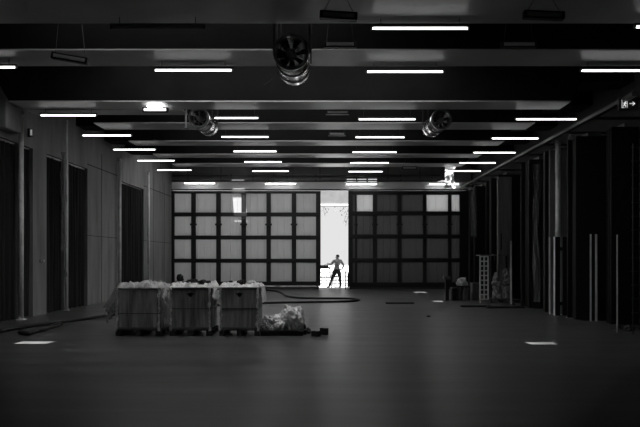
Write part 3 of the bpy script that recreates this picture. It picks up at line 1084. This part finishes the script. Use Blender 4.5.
# tree whose twigs hang into the opening
t = thing('tree', 'leafy tree whose twigs hang into the top of the door opening', 'tree', (3.4, 46.5, -.01))
tr = [Vector((3.4, 46.5, -.01)), Vector((3.3, 46.5, 2)), Vector((3.0, 46.4, 4.0)), Vector((2.2, 46.3, 5.0)), Vector((1.3, 46.2, 5.2))]
MB().tube(tr, .09, 8).build('trunk', 'bark', t, True)
tw, lv = MB(), MB()
rnd = random.Random(3)
for (px0, py0, px1, py1) in ((349, 205, 340, 212), (349, 207, 344, 222), (349, 214, 345.5, 226), (349, 204, 334, 207.5), (322, 204, 325, 216), (322, 206, 327.5, 212)):
    A, B = at(px0, py0, 46.2), at(px1, py1, 46.2)
    tw.tube([A, (A + B) / 2 + Vector((0, 0, .06)), B], .012, 5)
    for k in range(9):
        p = A + (B - A) * rnd.uniform(.2, 1.05) + Vector((rnd.gauss(0, .1), rnd.gauss(0, .12), rnd.gauss(0, .1)))
        R = Matrix.Rotation(rnd.uniform(0, PI), 3, 'Z') @ Matrix.Rotation(rnd.uniform(-1, 1), 3, 'X')
        s = rnd.uniform(.05, .1)
        q = [lv.bm.verts.new(p + R @ Vector(v)) for v in ((0, 0, 0), (s * .45, 0, s * .7), (0, .01, s * 1.7), (-s * .45, 0, s * .7))]
        lv.bm.faces.new(q)
tw.build('twig', 'bark', t)
lo = lv.build('leaves', 'leafgreen', t)
lo['kind'] = 'stuff'

# sawhorse with a board, left in the opening
ZO = 38.9
def xo(px):
    return (px - CX) / F * ZO
t = thing('sawhorse', 'pale sawhorse standing outside at the left of the door opening', 'sawhorse', (xo(325), ZO, 0))
zt = EYE + (HY - 267) / F * ZO
MB().box(xo(318), xo(331), ZO - .04, ZO + .04, zt - .09, zt).build('beam', 'steel', t)
for x, s in ((319.5, -1), (319.5, 1), (329.5, -1), (329.5, 1)):
    MB().cyl((xo(x), ZO, zt - .06), (xo(x) + (.12 if x > 325 else -.12), ZO + s * .3, 0), .028, seg=8).build('leg', 'steel', t)
MB().cyl((xo(319), ZO - .15, .55), (xo(330), ZO - .15, .55), .02, seg=8).build('stretcher', 'steel', t)
o = tag(MB().box(xo(322) - .36, xo(322) + .36, ZO - .15, ZO + .15, zt + .002, zt + .1).build('timber_board', 'grey'), 'thick grey board lying on the sawhorse outside', 'board')
t = thing('step_stool', 'small dark step stool behind the standing worker', 'stool', (xo(337.5), ZO + .6, 0))
zs = (.2, .42, .62)
for z in zs:
    MB().box(xo(335), xo(340), ZO + .55, ZO + .85, z - .03, z).build('step', 'rubber', t)
for x in (335, 340):
    for y in (.57, .83):
        MB().box(xo(x) - .02, xo(x) + .02, ZO + y - .02, ZO + y + .02, 0, .6).build('leg', 'rubber', t)
for i, (px, h) in enumerate(((345.8, .95), (348, .8), (350.2, .9))):
    x = (px - CX) / F * 36.7
    tag(MB().box(x - .035, x + .035, 36.68, 36.76, 0, h, .006).build('short_post', 'darkwood'),
        'short dark post standing at the right jamb of the opening, ' + ['left', 'middle', 'right'][i] + ' of three', 'post', 'short posts at the door jamb')
# light mesh fence fragments behind the sawhorse
t = thing('mesh_fence', 'low wire fence outside behind the worker', 'fence', (xo(330), 41.9, 0))
mb = MB()
for k in range(26):
    x = -1.6 + k * .14
    mb.cyl((x, 41.9, -.01), (x, 41.9, .75), .02, seg=5)
for z in (.1, .3, .5, .74):
    mb.cyl((-1.7, 41.9, z), (2.0, 41.9, z), .025, seg=5)
mb.build('wire', 'rubber', t)
mb = MB()
for x in (-1.7, .15, 2.0):
    mb.box(x - .03, x + .03, 41.87, 41.93, -.01, .85)
mb.build('post', 'steel', t)


# ------------------------------------------------------------------ the worker
def skin_mesh(chains, name, mats, parent=None, sub=2):
    """chains: list of (verts[(pos, r)], edges, root); one object"""
    me = D.meshes.new(name)
    vs, es, rad, roots = [], [], [], []
    for verts, edges in chains:
        o = len(vs)
        roots.append(o)
        for p, r in verts:
            vs.append(tuple(p))
            rad.append(r)
        es += [(a + o, b + o) for a, b in edges]
    me.from_pydata(vs, es, [])
    ob = D.objects.new(name, me)
    COL.objects.link(ob)
    sk = ob.modifiers.new('Skin', 'SKIN')
    sk.use_smooth_shade = True
    if not me.skin_vertices:
        pass
    data = me.skin_vertices[0].data
    for i, r in enumerate(rad):
        data[i].radius = r if isinstance(r, tuple) else (r, r)
        data[i].use_root = i in roots
    ss = ob.modifiers.new('Sub', 'SUBSURF')
    ss.levels = ss.render_levels = sub
    dg = bpy.context.evaluated_depsgraph_get()
    nm = D.meshes.new_from_object(ob.evaluated_get(dg))
    D.objects.remove(ob)
    for m in mats:
        nm.materials.append(M[m])
    o2 = D.objects.new(name, nm)
    COL.objects.link(o2)
    if parent:
        o2.parent = parent
    return o2


BULK = 1.22
base = Vector((xo(337), ZO + .05, -.0))
def P(x, y, z):
    return (base.x + x, base.y + y, z)
# x = screen right, y = away from camera; the worker faces left, bending a little
V = [(P(0, 0, .93), (.15, .13)),      # 0 pelvis
     (P(-.01, 0, 1.12), (.15, .12)),  # 1 waist
     (P(.02, 0, 1.33), (.18, .14)),   # 2 chest
     (P(.03, 0, 1.45), (.12, .1)),    # 3 upper chest
     (P(.03, 0, 1.53), .055),         # 4 neck
     (P(.02, 0, 1.60), .075),         # 5 jaw
     (P(.03, 0, 1.68), .098),         # 6 skull
     (P(.03, 0, 1.75), .06),          # 7 crown
     (P(-.17, -.05, 1.43), .075), (P(-.33, -.1, 1.24), .055), (P(-.42, -.16, 1.27), .045), (P(-.50, -.18, 1.28), .036), (P(-.56, -.19, 1.27), .04),   # 8-12 near arm forward
     (P(.21, .05, 1.44), .075), (P(.36, .07, 1.20), .055), (P(.31, .02, 1.06), .044), (P(.22, -.06, .98), .035), (P(.17, -.1, .97), .04),   # 13-17 far arm, hand at hip
     (P(-.12, -.05, .86), .105), (P(-.25, -.07, .52), .07), (P(-.33, -.06, .30), .062), (P(-.40, -.05, .09), .045), (P(-.44, -.06, .045), .042), (P(-.55, -.08, .035), .034),  # 18-23
     (P(.11, .05, .86), .105), (P(.16, .05, .50), .07), (P(.19, .07, .28), .062), (P(.20, .09, .09), .045), (P(.19, .07, .045), .042), (P(.10, .02, .035), .034)]   # 24-29
E = [(0, 1), (1, 2), (2, 3), (3, 4), (4, 5), (5, 6), (6, 7), (3, 8), (8, 9), (9, 10), (10, 11), (11, 12), (3, 13), (13, 14), (14, 15), (15, 16), (16, 17),
     (0, 18), (18, 19), (19, 20), (20, 21), (21, 22), (22, 23), (0, 24), (24, 25), (25, 26), (26, 27), (27, 28), (28, 29)]
V = [(p, tuple(q * BULK for q in r) if isinstance(r, tuple) else r * (BULK if i not in (4, 5, 6, 7, 11, 12, 16, 17) else 1.05)) for i, (p, r) in enumerate(V)]
chains = [(V, E)]
def fingers(palm, d, side, thumb):
    palm, d, side, thumb = Vector(palm), Vector(d).normalized(), Vector(side).normalized(), Vector(thumb).normalized()
    for k, ln in enumerate((.072, .082, .076, .06)):
        b = palm + side * (-.03 + .02 * k)
        dn = Vector((0, 0, -1))
        pts = [(b, .010), (b + d * (.03 + ln * .4), .0095), (b + d * (.03 + ln * .75) + dn * .018, .009), (b + d * (.03 + ln * .9) + dn * .04, .008)]
        chains.append((pts, [(0, 1), (1, 2), (2, 3)]))
    b = palm - side * .025 - d * .02
    chains.append(([(b, .012), (b + thumb * .04, .011), (b + thumb * .05 + d * .03, .010)], [(0, 1), (1, 2)]))
fingers(P(-.57, -.19, 1.265), (-1, -.1, -.1), (0, 1, 0), (-.4, -1, .1))
fingers(P(.16, -.11, .965), (-.8, -.5, -.1), (.5, -.8, 0), (-.2, .3, 1))
# nose and ears
hd = Vector(P(.02, 0, 1.64))
t = thing('person', 'worker in pale shirt and dark trousers standing outside the door opening', 'person', base)
body = skin_mesh(chains, 'body', ['skin', 'shirt', 'trousers', 'rubber'])
for pl in body.data.polygons:
    c = pl.center
    lx = c.x - base.x
    mi = 0
    if c.z < .09:
        mi = 3
    elif c.z < 1.0 and not (lx > .13 and c.z > .90 and c.y < base.y + .02) and not (lx < -.4 and c.z > 1):
        mi = 2
    elif c.z < 1.51 and lx > -.36 and not (lx > .13 and c.z < 1.03 and c.y < base.y):
        mi = 1
    pl.material_index = mi
body.parent = t
body.matrix_parent_inverse = Matrix.Translation(-t.location)
mb = MB()
mb.lump(hd + Vector((.012, 0, -.005)), (.104, .098, .098), .06, 3, 3, 2, flat=False)
for v in list(mb.bm.verts):
    # keep the cap above the brow and the back of the head
    r = v.co - hd
    if r.z < .02 + (-r.x) * .35:
        mb.bm.verts.remove(v)
mb.build('hair', 'hair', t, True)
mb = MB()
mb.lump(hd + Vector((-.098, 0, -.035)), (.022, .013, .022), 0, 2, flat=False)
for s in (-1, 1):
    mb.lump(hd + Vector((.03, s * .092, -.03)), (.018, .01, .03), 0, 2, flat=False)
mb.build('nose_and_ears', 'skin', t, True)
mb = MB()
for s in (-1, 1):
    mb.lump(hd + Vector((-.078, s * .035, -.005)), (.012, .012, .009), 0, 2, flat=False)
mb.box(hd.x - .088, hd.x - .07, hd.y - .025, hd.y + .025, hd.z - .075, hd.z - .068)
mb.build('eyes_and_mouth', 'hair', t)

# ------------------------------------------------------------------ light, sky, camera
w = D.worlds.new('sky')
SC.world = w
w.use_nodes = True
bg = w.node_tree.nodes['Background']
bg.inputs[0].default_value = (.78, .78, .78, 1)
bg.inputs[1].default_value = 1.0

s = D.lights.new('sun', 'SUN')
s.energy = 22
s.angle = .009
so = D.objects.new('sun', s)
COL.objects.link(so)
so.rotation_euler = SUN.to_track_quat('-Z', 'Y').to_euler()
so.location = (0, 10, 30)

cam = D.cameras.new('camera')
cam.sensor_width = 36
cam.lens = 36 * F / 640
cam.shift_x = -(CX - 320) / 640
cam.shift_y = (HY - 213.5) / 640
cam.clip_end = 400
co = D.objects.new('camera', cam)
COL.objects.link(co)
co.location = (0, 0, EYE)
co.rotation_euler = (PI / 2, 0, 0)
SC.camera = co

vs = SC.view_settings
vs.view_transform = 'Standard'
vs.look = 'None'
vs.exposure = 0
vs.gamma = 1
vs.use_curve_mapping = False
SC.cycles.use_denoising = True
SC.cycles.max_bounces = 6
SC.cycles.transparent_max_bounces = 12
SC.cycles.sample_clamp_indirect = 4
